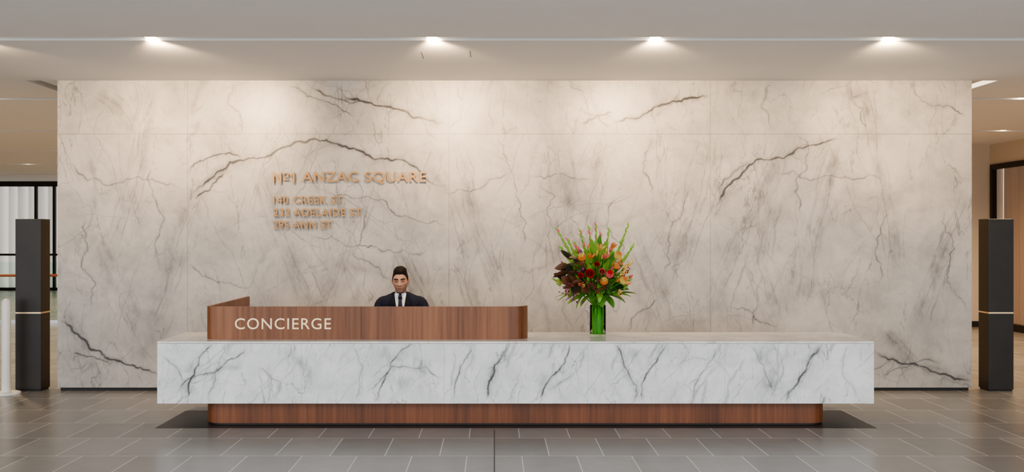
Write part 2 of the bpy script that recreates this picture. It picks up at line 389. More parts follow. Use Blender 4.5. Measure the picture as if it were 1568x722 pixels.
box('wall_left',-17.2,-17.0,3,29.3,0,CH,M_plaster)
box('wall_corridor',-3.0,-2.8,17.3,29.3,0,CH,M_plaster)

bal=empty('glass_balustrade')
for i in range(4):
    x0=-12.6+i*1.6
    box('glass_%d'%i,x0,x0+1.56,18.0,18.015,.05,1.12,M_glass,bal)
box('shoe',-12.6,-6.2,17.97,18.05,0,.06,M_chrome,bal)
g=Geo(); g.add(tube_geo([(-12.6,17.93,.88),(-6.2,17.93,.88)],[.025,.025]))
g.obj('handrail',[simple('handrail_wood',(.35,.12,.06),.4)],bal)
for i in range(5):
    g=Geo(); x0=-12.4+i*1.5; g.add(tube_geo([(x0,18.0,.8),(x0,17.93,.87)],[.008,.008],8)); g.obj('bracket_%d'%i,[M_chrome],bal)

def totem(name,x0,x1,y0,y1):
    e=empty(name); h=1.776
    box('body_lower',x0,x1,y0,y1,.015,.80,M_totem,e,.004)
    box('brass_band',x0+.003,x1-.003,y0+.003,y1-.003,.80,.815,M_brass,e)
    box('body_upper',x0,x1,y0,y1,.815,h,M_totem,e,.004)
    box('foot',x0+.01,x1-.01,y0+.01,y1-.01,0,.016,M_dark,e)
    return e
totem('access_totem',-4.945,-4.68,10.11,10.32)
totem('access_totem',5.10,5.36,10.11,10.32)
bp=empty('white_post',(-4.95,9.93,0))
g=Geo(); g.add(tube_geo([(0,0,.02),(0,0,.92)],[.045,.045],24)); g.obj('post',[M_white],bp)
prism('base_disc',arc(0,0,.14,0,349,32),0,.022,M_white,bp,.004)

# ================================================================== DESK
desk=empty('reception_desk')
YD=8.15; DXL=-2.805; DXR=3.158; DZ0=.209; DZ1=.725; YB=8.93
box('counter_body',DXL,DXR,YD+.002,YB,DZ0,DZ1-.02,M_top,desk)
box('counter_top',DXL,DXR,YD-.002,YB,DZ1-.018,DZ1,M_top,desk,.002)
box('counter_shade_sheet',-2.83,3.19,8.17,9.0,0,.0015,simple('counter_shade_dark',(.03,.03,.032),.4,noise=.2,scale=15),None)  # thin dark sheet on the counter's footprint, painting in the shade below its overhang
fd=Field(DXL,DZ0,DXR-DXL,DZ1-DZ0-.02,.004)
def PD(l): return [W(a,b_,YD) for a,b_ in l]
def dv(l,wd=.006,st=.8,br_=4,band=.6):
    p=frac(PD(l),.08,5); fd.stamp(p,wd*1.2,st*1.15)
    fd.stamp(p,wd*5,st*band,band=True)
    for _ in range(br_):
        k=rng.randint(3,len(p)-3); ang=rng.uniform(.5,1.5)+rng.choice([0,math.pi]); ln=rng.uniform(.06,.25)
        fd.stamp(frac([p[k],p[k]+ln*np.array([math.cos(ang),math.sin(ang)])],.1,5),.0028,st*.75)
dv([(326,524),(305,550),(292,580),(285,612)],.008,.8,6)
dv([(378,530),(345,555),(300,575),(270,600)],.006,.75,6)
dv([(355,524),(330,570),(318,612)],.004,.5)
dv([(250,545),(275,570),(290,600)],.004,.5)
dv([(395,560),(430,585),(420,616)],.004,.4)
dv([(540,524),(555,560),(545,612)],.004,.4); dv([(575,614),(590,575),(610,540),(640,524)],.005,.7,6)
dv([(560,600),(600,560),(650,560),(678,580)],.004,.6,6)
dv([(690,615),(700,580),(716,545),(722,524)],.005,.55)
dv([(745,612),(755,575),(768,545),(782,524)],.007,.85,4)
dv([(830,612),(845,575),(868,545),(874,524)],.006,.8,4); dv([(835,600),(890,560),(895,530)],.004,.5)
dv([(940,524),(955,560),(975,590),(970,616)],.006,.7,5); dv([(985,616),(992,570),(1012,540),(1020,524)],.005,.7,4)
dv([(1035,560),(1070,548),(1108,560)],.003,.5); dv([(1060,616),(1075,570),(1100,530)],.004,.55)
dv([(1258,526),(1240,550),(1222,585),(1208,600),(1204,616)],.008,.85,6); dv([(1150,530),(1170,560),(1185,600)],.005,.6,6)
dv([(1180,524),(1200,560),(1180,612)],.004,.5,5)
dv([(1300,524),(1290,570),(1310,612)],.003,.4)
for l,w_,s_ in (([(585,530),(620,545),(655,560)],.05,.6),([(600,575),(640,590),(660,600)],.04,.5),([(1155,545),(1185,555),(1205,590)],.055,.65),([(1175,580),(1190,600)],.05,.55),
          ([(955,545),(985,560)],.05,.5),([(290,570),(300,550)],.04,.45),([(380,540),(350,560)],.035,.45),([(700,560),(710,600)],.03,.35),([(450,530),(470,600)],.04,.3),([(830,590),(850,560)],.04,.4)):
    fd.stamp(frac(PD(l),.2,4),w_,s_,band=True)
for _ in range(110):
    x=rng.uniform(DXL,DXR); z=rng.uniform(DZ0-.1,DZ1); ang=rng.uniform(.75,1.5); ln=rng.uniform(.1,.55)
    fd.stamp(frac([(x,z),(x+ln*math.cos(ang),z+ln*math.sin(ang))],.06,6),rng.choice([.002,.003,.006,.012]),rng.uniform(.15,.5),band=rng.rand()<.3)
vd=fd.result(9)
Xg=np.arange(fd.nx)*fd.rx+fd.x0
for sx in (462,680,900,1110): vd[:,np.argmin(abs(Xg-W(sx,0,YD)[0]))]=.35
grid_panel('counter_front_marble',fd,YD,vd,M_desk,desk)
YP=8.305
prism('plinth',rrect(-2.47,2.83,YP,8.75,.16,.03),.016,DZ0,M_woodd,desk)
prism('plinth_kick',rrect(-2.45,2.81,YP+.01,8.74,.15,.03),0,.016,M_dark,desk)
T=.028; z1=1.002
xr=.288; xl=-2.46; r1=.10; r2=.17
outer=[(xl,9.74)]+arc(xl+r1,YP+r1,r1,180,270)+arc(xr-r2,YP+r2,r2,270,360)
inner=arc(xr-r2,YP+r2,r2-T,360,270)+arc(xl+r1,YP+r1,r1-T,270,180)+[(xl+T,9.74)]
prism('timber_screen',outer+inner,DZ1,z1,M_wood,desk)
box('return_panel',xl,xl+T,YB+.002,9.74,0,DZ1,M_wood,desk)
sm=simple('veneer_joint',(.04,.018,.01),.6)
for px in (553,):
    x=W(px,0,YP)[0]; box('veneer_joint',x-.0012,x+.0012,YP-.0012,YP+.004,DZ1,z1,sm,desk)

# ------------------------------------------------------------------ lettering
def text_mesh(name,s,x0,x1,z0,z1,Y,depth,mat,parent=None,off=.0,sp=1.0):
    cu=bpy.data.curves.new(name,'FONT'); cu.body=s; cu.size=1; cu.extrude=.5; cu.offset=off; cu.space_character=sp; cu.resolution_u=6
    to=bpy.data.objects.new(name+'_t',cu); COL.objects.link(to); bpy.context.view_layer.update()
    dg=bpy.context.evaluated_depsgraph_get(); me=bpy.data.meshes.new_from_object(to.evaluated_get(dg)); bpy.data.objects.remove(to)
    n=len(me.vertices); co=np.empty(n*3,np.float32); me.vertices.foreach_get('co',co); co=co.reshape(-1,3)
    mn=co.min(0);mx_=co.max(0)
    X=x0+(co[:,0]-mn[0])/(mx_[0]-mn[0])*(x1-x0); Z=z0+(co[:,1]-mn[1])/(mx_[1]-mn[1])*(z1-z0); Yc=Y-(co[:,2]-mn[2])/(mx_[2]-mn[2])*depth
    me.vertices.foreach_set('co',np.stack([X,Yc,Z],1).astype(np.float32).ravel()); me.materials.clear(); me.materials.append(mat); me.update()
    o=bpy.data.objects.new(name,me); COL.objects.link(o); o.parent=parent; return o
def sign(name,s,pxa,pxb,pya,pyb,Y,gap,depth,mat,parent=None,off=0,sp=1.0):
    x0,z1_=W(pxa,pya,Y); x1,z0_=W(pxb,pyb,Y)
    return text_mesh(name,s,x0,x1,z0_,z1_,Y-gap,depth,mat,parent,off,sp)
sign('concierge_lettering','CONCIERGE',360,507,486.5,503.5,YP,.0,.006,M_brass,desk,.004,1.12)
ws=empty('address_sign')
sign('line_1a','N',419,432,264,281,YW,.022,.014,M_brassd,ws,.012)
x0,z0_=W(447,281,YW); x1,z1_=W(452,264,YW)
V=[];o1=[(x1-.018,z0_),(x1,z0_),(x1,z1_),(x1-.016,z1_),(x0-.008,z1_-.030),(x0-.008,z1_-.046),(x1-.018,z1_-.026)]
for yy in (YW-.022,YW-.036): V+=[(a,yy,b_) for a,b_ in o1]
n7=len(o1); o=mkobj('line_1d',V,[tuple(range(n7)),tuple(range(n7,2*n7))[::-1]]+[(i,(i+1)%n7,n7+(i+1)%n7,n7+i) for i in range(n7)],M_brassd,ws)
sign('line_1c','ANZAC SQUARE',463,653,263,281.5,YW,.022,.014,M_brassd,ws,.012,1.1)
sign('line_1b','O',434,443,264,272,YW,.022,.014,M_brassd,ws,.02)
x0,z0_=W(434.5,276,YW);x1,_=W(442.5,276,YW); box('numero_bar',x0,x1,YW-.036,YW-.022,z0_,z0_+.012,M_brassd,ws)
sign('line_2','140 CREEK ST',419.5,525,300,312,YW,.022,.012,M_brassd,ws,.012,1.15)
sign('line_3','232 ADELAIDE ST',419.5,554,319,331,YW,.022,.012,M_brassd,ws,.012,1.15)
sign('line_4','295 ANN ST',419.5,509,338,350,YW,.022,.012,M_brassd,ws,.012,1.15)
g=Geo()
for px,py in ((421,272),(500,272),(560,272),(645,272),(455,306),(515,306),(450,325),(540,325),(450,344),(500,344)):
    x,z=W(px,py,YW); g.add(tube_geo([(x,YW-.024,z),(x,YW+.0,z)],[.003,.003],6))
g.obj('standoff_pins',[M_brassd],ws)

# ================================================================== FLOWERS
VX,VY,VZ=.906,8.58,DZ1
fl=empty('flower_arrangement',(VX,VY,VZ))
m,nt,b=newmat('vase_glass'); b.inputs['Base Color'].default_value=(.72,.97,.70,1); b.inputs['Roughness'].default_value=.03; b.inputs['Transmission Weight'].default_value=1; b.inputs['IOR'].default_value=1.15; M_vase=m
R=.070;n=40;prof=[(0,.002),(R*.97,.002),(R,.008),(R,.272),(R-.003,.274),(R-.006,.272),(R-.006,.018),(0,.016)]
V=[];Fc=[]
for r,z in prof:
    for k in range(n): V.append((max(r,.0005)*math.cos(2*math.pi*k/n),max(r,.0005)*math.sin(2*math.pi*k/n),z))
for i in range(len(prof)-1):
    for k in range(n): Fc.append((i*n+k,i*n+(k+1)%n,(i+1)*n+(k+1)%n,(i+1)*n+k))
mkobj('glass_vase',V,Fc,M_vase,fl,True)
def leafmat(name,c,rough=.4,ns=.35): return simple(name,c,rough,noise=ns,scale=25)
G1=leafmat('leaf_green',(.095,.25,.035)); G2=leafmat('leaf_bright',(.22,.43,.05)); G3=leafmat('leaf_deep',(.035,.11,.022)); BR=leafmat('magnolia_brown',(.16,.065,.035),.35); BG=leafmat('magnolia_dark',(.035,.035,.02),.25)
RD=leafmat('petal_red',(.60,.012,.02),.5); PK=leafmat('petal_pink',(.66,.13,.14),.5); OR=leafmat('petal_orange',(.76,.23,.05),.5); YL=leafmat('petal_yellow',(.72,.52,.13),.5); PU=leafmat('petal_purple',(.30,.06,.22),.5); BY=leafmat('berry',(.18,.02,.025),.25)
ST=leafmat('stems',(.14,.38,.045),.5)
MATS=[G1,G2,G3,BR,BG,RD,PK,OR,YL,PU,BY,ST]
def blade(p0,d,L,Wd,bend=.3,roll=0,fold=.25,tip=1.0,n=8,shape='leaf'):
    d=Vector(d).normalized(); side=d.cross(Vector((0,0,1)))
    if side.length<.05: side=Vector((1,0,0))
    side.normalize(); side=Matrix.Rotation(roll,3,d)@side; nn=side.cross(d).normalized()
    V=[];Fc=[]; p=Vector(p0); step=L/n; dd=d.copy()
    for i in range(n+1):
        t=i/n
        if shape=='leaf': w=Wd*(math.sin(math.pi*min(1,t*.93+.05))**.8)*(1-.25*t)
        elif shape=='strap': w=Wd*min(1,t*5+.3)*(1-t**3)+.0006
        if i==n: w=max(w*.15,.0008)
        s2=side*w*.5; lift=nn*fold*w*.5
        V+=[p-s2+lift,p-s2*.5+lift*.35,p,p+s2*.5+lift*.35,p+s2+lift]
        dd=(dd-nn*bend/n).normalized(); nn=side.cross(dd).normalized(); p=p+dd*step
    for i in range(n):
        for k in range(4): Fc.append((i*5+k,i*5+k+1,(i+1)*5+k+1,(i+1)*5+k))
    return V,Fc
def bud(p0,d,L,r):
    p0=Vector(p0);d=Vector(d).normalized()
    return tube_geo([p0+d*L*t for t in (0,.2,.45,.7,.9,1)],[r*.35,r*.8,r,r*.8,r*.4,r*.12],8,caps=False)
def ball(p,r):
    V=[];Fc=[];p=Vector(p)
    for i in range(5):
        a=math.pi*(i+.01)/4.02
        for k in range(7): V.append(p+r*Vector((math.sin(a)*math.cos(k*.8976),math.sin(a)*math.sin(k*.8976),math.cos(a))))
    for i in range(4):
        for k in range(7): Fc.append((i*7+k,(i+1)*7+k,(i+1)*7+(k+1)%7,i*7+(k+1)%7))
    return V,Fc
rr=random.Random(3)
gs=Geo()
neck=Vector((0,0,.27))
for k in range(60):
    a=rr.uniform(0,6.28); r=.055*math.sqrt(rr.random()); a2=a+rr.uniform(1.5,4)
    bot=(r*math.cos(a2),r*math.sin(a2),.022); top=(r*math.cos(a),r*math.sin(a),.28)
    far=(2.6*r*math.cos(a),2.6*r*math.sin(a),.42)
    gs.add(stube([bot,((bot[0]+top[0])/2,(bot[1]+top[1])/2,.15),top,far],[.004,.004,.0035,.003],8,6),rr.choice([11,11,1,0]))
for k in range(44):
    a=k/44*6.283; r=.060
    V,Fc=blade((r*math.cos(a),r*math.sin(a),.02),(0,0,1),.25,.022,.0,a+1.57+rr.uniform(-.3,.3),.0,shape='strap')
    V=[Vector((v[0],v[1],v[2])) for v in V]
    V=[Vector((v.x*min(1,.061/max(.001,math.hypot(v.x,v.y))),v.y*min(1,.061/max(.001,math.hypot(v.x,v.y))),v.z)) for v in V]
    if k%4!=0: gs.add((V,Fc),rr.choice([0,1,11,11]))
gs.obj('stems_in_vase',MATS,fl)
gf=Geo()
C=Vector((-.03,0,.47))
def stem(to,r=.003):
    to=Vector(to); mid=neck*.45+to*.55+Vector((0,0,.03)); return stube([(to.x*.1,to.y*.1,.26),mid,to],[r*1.2,r,r*.8],8,6)
for dx,dy,z in ((-.363,.02,.945),(-.27,-.03,.85),(-.157,.0,.93),(-.075,.05,.96),(-.02,-.02,.985),(.03,.05,.90),(.10,.0,.94),(.275,.03,.985),(.22,-.03,.86),(.315,0,.80),(-.33,-.02,.78),(-.20,.08,.82)):
    tip=Vector((dx,dy,z)); base=Vector((dx*.18,dy*.2,.40)); d=(tip-base)
    gf.add(stube([base,base+d*.5+Vector((0,0,.01)),tip],[.006,.005,.002],10,6),1)
    nb=14
    for i in range(nb):
        t=.42+.58*i/nb; p=base+d*t; sd=Vector((math.cos(i*2.6),math.sin(i*2.6),0))
        col=1 if t>.55 else rr.choice([1,1,6])
        gf.add(bud(p,d.normalized()*1.4+sd*.35,.06*(1.25-t*.6),.009*(1.4-t*.6)),col if rr.random()<.85 else 6)
def sph(a,e,r): return Vector((r*math.cos(e)*math.cos(a),r*math.cos(e)*math.sin(a),r*math.sin(e)))
for k in range(190):
    a=rr.uniform(0,6.28); e=rr.uniform(-.5,1.2); d=sph(a,e,1); st_=C+Vector((d.x*.19,d.y*.14,d.z*.17))*rr.uniform(.2,1)
    gf.add(blade(st_,d+Vector((rr.uniform(-.5,.5),rr.uniform(-.4,.4),rr.uniform(-.2,.4))),rr.uniform(.11,.19),rr.uniform(.045,.085),rr.uniform(.2,.9),rr.uniform(-1.1,1.1),.3),rr.choice([0,0,1,1,2]))
for dx,z,L_,w_ in ((-.02,.60,.24,.085),(.04,.62,.22,.08),(-.08,.55,.24,.08),(.0,.70,.2,.06),(.1,.55,.2,.07),(-.05,.66,.2,.07),(.06,.52,.2,.08)):
    gf.add(blade((dx,-.08,z),(dx*.8,-.15,1),L_,w_,.2,rr.uniform(-.3,.3),.25),rr.choice([0,1]))
for dx,dy,d,L_,w_,c in ((-.06,-.06,(-.7,-.5,-.35),.17,.09,1),(-.1,-.04,(-1,-.3,-.2),.2,.08,1),(.04,-.07,(.5,-.6,-.4),.17,.10,0),(.1,-.04,(1,-.3,-.25),.16,.09,0),(0,-.08,(.1,-.8,-.5),.15,.1,0),(-.12,-.05,(-.7,-.4,-.6),.16,.07,1),(.02,-.08,(.9,-.5,.05),.2,.09,2),(-.2,-.02,(-1,-.2,.1),.2,.06,1),(-.24,0,(-1,-.1,-.3),.14,.05,1),(.12,-.06,(1,-.3,.15),.18,.08,1),(.16,-.05,(1,-.2,.3),.18,.07,0),(-.04,-.1,(-.2,-.9,-.1),.15,.1,0),(.08,-.1,(.4,-.8,.2),.16,.09,1)):
    gf.add(blade((dx,dy,.37),d,L_,w_,.5,rr.uniform(-.4,.4),.2),c)
for k in range(28):
    z=rr.uniform(.42,.68); dx=rr.uniform(-.27,-.1); dd=Vector((-.9+rr.uniform(-.2,.8),rr.uniform(-.7,0),rr.uniform(-.45,.6)))
    gf.add(blade((dx,rr.uniform(-.2,-.05),z),dd,rr.uniform(.12,.17),rr.uniform(.065,.09),rr.uniform(-.2,.5),rr.uniform(.2,1.4)*rr.choice([1,-1]),.2),rr.choice([3,3,4]))
def rose(c,r,mi,n=6,nd=(0,-1,.3)):
    c=Vector(c); nd=Vector(nd).normalized(); q=nd.to_track_quat('Z','Y')
    for L_ in range(n):
        rad=r*(.10+.80*L_/n); h=r*(1.25-.13*L_)
        m_=3+L_
        for k in range(m_):
            a=2*math.pi*k/m_+L_*1.1; w=2*math.pi/m_*1.35
            V=[];Fc=[]
            for i in range(5):
                for j_ in range(5):
                    t=i/4; u=(j_/4-.5)*w; ro=rad*(.6+.5*t-.28*t*t*(1-L_/n))+r*.03*abs(j_-2)
                    V.append(c+q@Vector((ro*math.cos(a+u),ro*math.sin(a+u),-r*.5+h*t*(1-.12*abs(j_-2)/2)-.14*r*(L_/n)*t**3)))
            for i in range(4):
                for j_ in range(4): Fc.append((i*5+j_,i*5+j_+1,(i+1)*5+j_+1,(i+1)*5+j_))
            gf.add((V,Fc),mi)
    gf.add(ball(c-nd*r*.55,r*.45),0); gf.add(ball(c+nd*r*.2,r*.2),mi)
def pos(px,py,dy=-.2):
    Yp=VY+dy; x,z=W(px,py,Yp); return Vector((x-VX,dy,z-VZ))
for px,py,r,mi in ((903,418,.048,5),(889,421,.030,5),(914,404,.028,5),(922,415,.034,6)):
    p=pos(px,py,-.29); rose(p,r,mi); gf.add(stem(p),11)
def protea(c,d,L_,r,mi,mi2):
    c=Vector(c);d=Vector(d).normalized(); q=d.to_track_quat('Z','Y')
    for ring in range(5):
        m_=9
        for k in range(m_):
            a=2*math.pi*k/m_+ring*.35; rad=r*(.25+.17*ring); pdir=q@Vector((math.cos(a)*(.15+.1*ring),math.sin(a)*(.15+.1*ring),1))
            p=c+q@Vector((rad*math.cos(a)*.5,rad*math.sin(a)*.5,0)); gf.add(bud(p,pdir,L_*(1-.1*ring),r*.22),mi if ring>1 else mi2)
for px,py,d,ma,mb in ((932,424,(.25,-.6,1),6,5),(924,434,(.1,-.7,.8),7,8),(951,432,(.7,-.4,.6),8,7),(944,396,(.5,-.3,1),8,7),(892,398,(-.3,-.5,1),7,8)):
    p=pos(px,py,-.26); protea(p,d,.07,.033,ma,mb); gf.add(stem(p),11)
def lily(c,d,L_,mi):
    q=Vector(d).normalized().to_track_quat('Z','Y')
    for k in range(6):
        a=k*math.pi/3; gf.add(blade(c,q@Vector((math.cos(a)*.6,math.sin(a)*.6,1)),L_,L_*.32,.9,rr.uniform(1.2,1.9),.2),mi)
    for k in range(5):
        a=k*1.256; e=Vector(c)+(q@Vector((math.cos(a)*.2,math.sin(a)*.2,1)))*L_*.8
        gf.add(tube_geo([c,e],[.0012,.0012],5),8); gf.add(ball(e,.004),7)
for px,py,d,mi,l_ in ((918,384,(0,-.5,1),8,.075),(905,396,(-.3,-.6,.8),7,.065),(937,380,(.4,-.3,1),7,.065),(889,436,(-.3,-.9,.2),6,.06),(940,410,(.6,-.5,.5),7,.065),(925,396,(.1,-.6,1),6,.065),(955,410,(.8,-.3,.6),8,.055)):
    p=pos(px,py,-.25); lily(p,d,l_,mi); gf.add(stem(p),11)
for k in range(85):
    a=rr.uniform(0,6.28); e=rr.uniform(-.2,1.25); d=sph(a,e,1); r_=rr.uniform(.23,.34)
    p=C+Vector((d.x*r_*1.0,d.y*r_*.8,d.z*r_*.95)); gf.add(stem(p,.002),11); gf.add(bud(p,d+Vector((0,0,.6)),rr.uniform(.04,.075),rr.uniform(.008,.014)),rr.choice([7,8,8,7,1,1,1,6] if d.x>-.2 else [1,6,1,7,9]))
for px,py in ((908,440),(916,446),(898,444),(925,438),(953,420),(960,415),(874,436),(882,446),(948,445),(868,447),(905,434),(918,428)):
    p=pos(px,py,-.27)
    for k in range(18):
        o=Vector((rr.gauss(0,.016),rr.gauss(0,.012),rr.gauss(0,.014))); gf.add(ball(p+o,.006),10 if px<945 else rr.choice([8,7,10]))
    gf.add(stem(p,.002),11)
for k in range(14):
    p=pos(rr.uniform(855,905),rr.uniform(438,462),-.18); gf.add(blade(p,(rr.uniform(-1,0),-.5,rr.uniform(-.5,.5)),.055,.02,.5,0,.3),9)
for k in range(26):
    a=rr.uniform(0,6.28); e=rr.uniform(-.2,.9); d=sph(a,e,1); p0=C+d*.15; p1=C+Vector((d.x*.36,d.y*.26,d.z*.34+.02)); gf.add(stube([p0,(p0+p1)/2+Vector((0,0,.02)),p1],[.0018,.0015,.001],6,5),0)
    for i in range(6):
        p=p0.lerp(p1,.4+.1*i); gf.add(ball(p+Vector((rr.gauss(0,.008),rr.gauss(0,.008),rr.gauss(0,.008))),.0045),rr.choice([8,1,10]))
gf.obj('bouquet',MATS,fl)

# ================================================================== CONCIERGE PERSON
PX=-.888
man=empty('concierge_man',(PX,0,0))
M_suit=simple('navy_suit',(.018,.021,.038),.85,spec=.25,noise=.15,scale=200)
M_lapel=simple('navy_lapel',(.010,.012,.022),.8,spec=.25)
M_shirt=simple('white_shirt',(.80,.80,.82),.7)
M_tie=simple('dark_tie',(.010,.014,.03),.5)
M_hair=simple('dark_hair',(.010,.006,.004),.6,spec=.25,noise=.5,scale=110,bump=.3)
M_shoe=simple('black_shoe',(.01,.01,.01),.25)
m,nt,b=newmat('skin'); at=nt.nodes.new('ShaderNodeAttribute'); at.attribute_name='tint'
nt.links.new(at.outputs['Color'],b.inputs['Base Color']); b.inputs['Roughness'].default_value=.55; b.inputs['Specular IOR Level'].default_value=.3; M_face=m
M_skin=simple('skin_plain',(.44,.24,.16),.55,spec=.3)
gb=Geo()
def ring_loft(rings,seg=32):
    V=[];Fc=[]
    for (cx,cy,cz,ax,ay) in rings:
        for k in range(seg):
            th=2*math.pi*k/seg; c,s=math.cos(th),math.sin(th)
            V.append((cx+ax*math.copysign(abs(c)**.85,c),cy+ay*math.copysign(abs(s)**.85,s),cz))
    n=len(rings)
    for i in range(n-1):
        for k in range(seg): Fc.append((i*seg+k,i*seg+(k+1)%seg,(i+1)*seg+(k+1)%seg,(i+1)*seg+k))
    Fc.append(tuple(range(seg))[::-1]);Fc.append(tuple((n-1)*seg+k for k in range(seg)))
    return V,Fc
gb.add(ring_loft([(0,9.47,.50,.13,.10),(0,9.47,.53,.175,.125),(0,9.46,.62,.175,.12),(0,9.43,.72,.165,.115),(0,9.40,.82,.180,.125),(0,9.375,.90,.198,.13),(0,9.355,.96,.205,.12),(0,9.345,1.00,.198,.105),(0,9.335,1.032,.155,.09),(0,9.325,1.055,.10,.075),(0,9.315,1.075,.064,.066)]))
for sg in (1,-1):
    gb.add(stube([(sg*.160,9.36,.985),(sg*.198,9.36,.958),(sg*.226,9.36,.87),(sg*.245,9.33,.77)],[.048,.052,.052,.048],10,16))
    gb.add(stube([(sg*.245,9.33,.775),(sg*.220,9.16,.775),(sg*.17,9.0,.778)],[.048,.042,.034],10,16))
    gb.add(stube([(sg*.09,9.47,.575),(sg*.11,9.25,.585),(sg*.12,9.04,.565)],[.095,.082,.066],10,16))
    gb.add(stube([(sg*.12,9.04,.565),(sg*.12,9.05,.35),(sg*.12,9.06,.10)],[.066,.056,.045],10,16))
body=gb.obj('suit_body',[M_suit],man)
rm=body.modifiers.new('rm','REMESH'); rm.mode='VOXEL'; rm.voxel_size=.009; rm.use_smooth_shade=True
sm_=body.modifiers.new('sm','SMOOTH'); sm_.iterations=6; sm_.factor=.5
bpy.context.view_layer.update(); dg=bpy.context.evaluated_depsgraph_get()
me=bpy.data.meshes.new_from_object(body.evaluated_get(dg)); body.modifiers.clear(); body.data=me
for p in me.polygons: p.use_smooth=True
me.materials.clear(); me.materials.append(M_suit)
bvh=BVHTree.FromPolygons([v.co.copy() for v in me.vertices],[tuple(p.vertices) for p in me.polygons])
def drape(name,left,right,off,mat,n=24,mcols=8):
    V=[];Fc=[]
    for i in range(n+1):
        t=i/n
        def lp(P):
            k=min(int(t*(len(P)-1)),len(P)-2); f=t*(len(P)-1)-k
            return (P[k][0]*(1-f)+P[k+1][0]*f,P[k][1]*(1-f)+P[k+1][1]*f)
        a=lp(left);b2=lp(right)
        for j_ in range(mcols+1):
            u=j_/mcols; x=a[0]*(1-u)+b2[0]*u; z=a[1]*(1-u)+b2[1]*u
            h=bvh.ray_cast(Vector((x,8.5,z)),Vector((0,1,0)))
            y=h[0].y if h[0] else 9.26
            e=min(u,1-u)*2
            V.append((x,y-off*(.5+.5*min(1,e*4)),z))
    for i in range(n):
        for j_ in range(mcols): Fc.append((i*(mcols+1)+j_,i*(mcols+1)+j_+1,(i+1)*(mcols+1)+j_+1,(i+1)*(mcols+1)+j_))
    return mkobj(name,V,Fc,mat,man,True)
drape('shirt_front',[(-.056,1.058),(-.040,.95),(-.006,.76)],[(.056,1.058),(.040,.95),(.006,.76)],.004,M_shirt)
drape('tie',[(-.016,1.04),(-.020,1.01),(-.016,1.0),(-.03,.78)],[(.016,1.04),(.020,1.01),(.016,1.0),(.03,.78)],.012,M_tie)
for sg in (1,-1):
    drape('lapel_%s'%('r' if sg>0 else 'l'),[(sg*.060,1.058),(sg*.047,.95),(sg*.006,.76)],[(sg*.082,1.05),(sg*.112,.96),(sg*.045,.80)],.009,M_lapel)
gn=Geo(); gn.add(stube([(0,9.33,1.02),(0,9.305,1.07),(0,9.285,1.13)],[.060,.054,.054],8,20))
nk=gn.obj('neck',[M_skin],man)
V=[];Fc=[]
seg=40
for i,(rz,rr_,yy) in enumerate(((1.030,.072,9.322),(1.050,.066,9.312),(1.074,.062,9.305),(1.077,.058,9.305),(1.05,.058,9.31))):
    for k in range(seg):
        th=2*math.pi*k/seg; fr=max(0,-math.sin(th)); V.append((rr_*math.cos(th),yy+rr_*.98*math.sin(th),rz-.022*fr**3))
for i in range(4):
    for k in range(seg): Fc.append((i*seg+k,i*seg+(k+1)%seg,(i+1)*seg+(k+1)%seg,(i+1)*seg+k))
mkobj('shirt_collar',V,Fc,M_shirt,man,True)
for sg in (1,-1):
    mkobj('collar_wing_%s'%('r' if sg>0 else 'l'),[(sg*.004,9.238,1.050),(sg*.048,9.262,1.072),(sg*.050,9.252,1.040),(sg*.028,9.230,1.012)],[(0,1,2,3)],M_shirt,man)
g=Geo(); g.add(stube([(0,9.235,1.050),(0,9.228,1.030),(0,9.228,1.015)],[.013,.017,.010],6,10)); g.obj('tie_knot',[M_tie],man)
# head
NU,NV=260,200
th=np.linspace(0,2*np.pi,NU,endpoint=False); ph=np.linspace(.004,np.pi-.004,NV)
TH,PH=np.meshgrid(th,ph); ux=np.cos(TH)*np.sin(PH); uy=np.sin(TH)*np.sin(PH); uz=np.cos(PH)
sp=lambda a,e: np.sign(a)*np.abs(a)**e
x=.0735*sp(ux,.88); y=.098*sp(uy,.90); z=.119*sp(uz,.95)
t=np.clip(-z/.119,0,1)
x=x*(1-.20*t**1.8)
y=np.where(y>0,y*(1-.5*t),y)
fr=np.clip(-uy,0,1)**.5
g2=lambda v,c,s: np.exp(-((v-c)/s)**2)
ax_=np.abs(x)
y-= .020*g2(z,-.106,.026)*g2(x,0,.030)*fr
y+= .012*g2(z,.010,.013)*g2(ax_,.031,.016)*fr
y-= .006*g2(ax_,.031,.011)*g2(z,.008,.009)*fr
y-= .007*g2(z,.030,.009)*g2(ax_,.026,.022)*fr
nose=np.where(z>-.028,np.clip((.026-z)/.054,0,1)**1.2,np.clip(1-(-.028-z)/.010,0,1))
y-= (.003+.019*nose)*g2(x,0,.0080+.0045*nose)*fr*(z<.03)*(z>-.042)
y-= .007*g2(ax_,.0125,.0055)*g2(z,-.030,.007)*fr
y-= .004*g2(z,-.056,.006)*g2(x,0,.02)*fr; y-= .005*g2(z,-.068,.006)*g2(x,0,.017)*fr
y+= .004*g2(z,-.0620,.0025)*g2(x,0,.024)*fr
y+= .004*g2(z,-.079,.006)*g2(x,0,.02)*fr
y+= .007*g2(z,-.050,.022)*g2(ax_,.048,.014)*fr
x+= np.sign(x)*.003*g2(z,-.015,.022)*fr
tint=np.ones(x.shape+(4,)); tint[...,:3]=(.44,.25,.175)
def paint(mask,col):
    mask=np.clip(mask,0,1)
    for c in range(3): tint[...,c]=tint[...,c]*(1-mask)+col[c]*mask
F_=(uy<-.2)
stub=np.clip((-z-.040)/.018,0,1)*(1-.8*g2(x,0,.02)*g2(z,-.062,.012))+.5*g2(z,-.045,.005)*g2(x,0,.022)
paint(.42*stub,(.16,.11,.09))
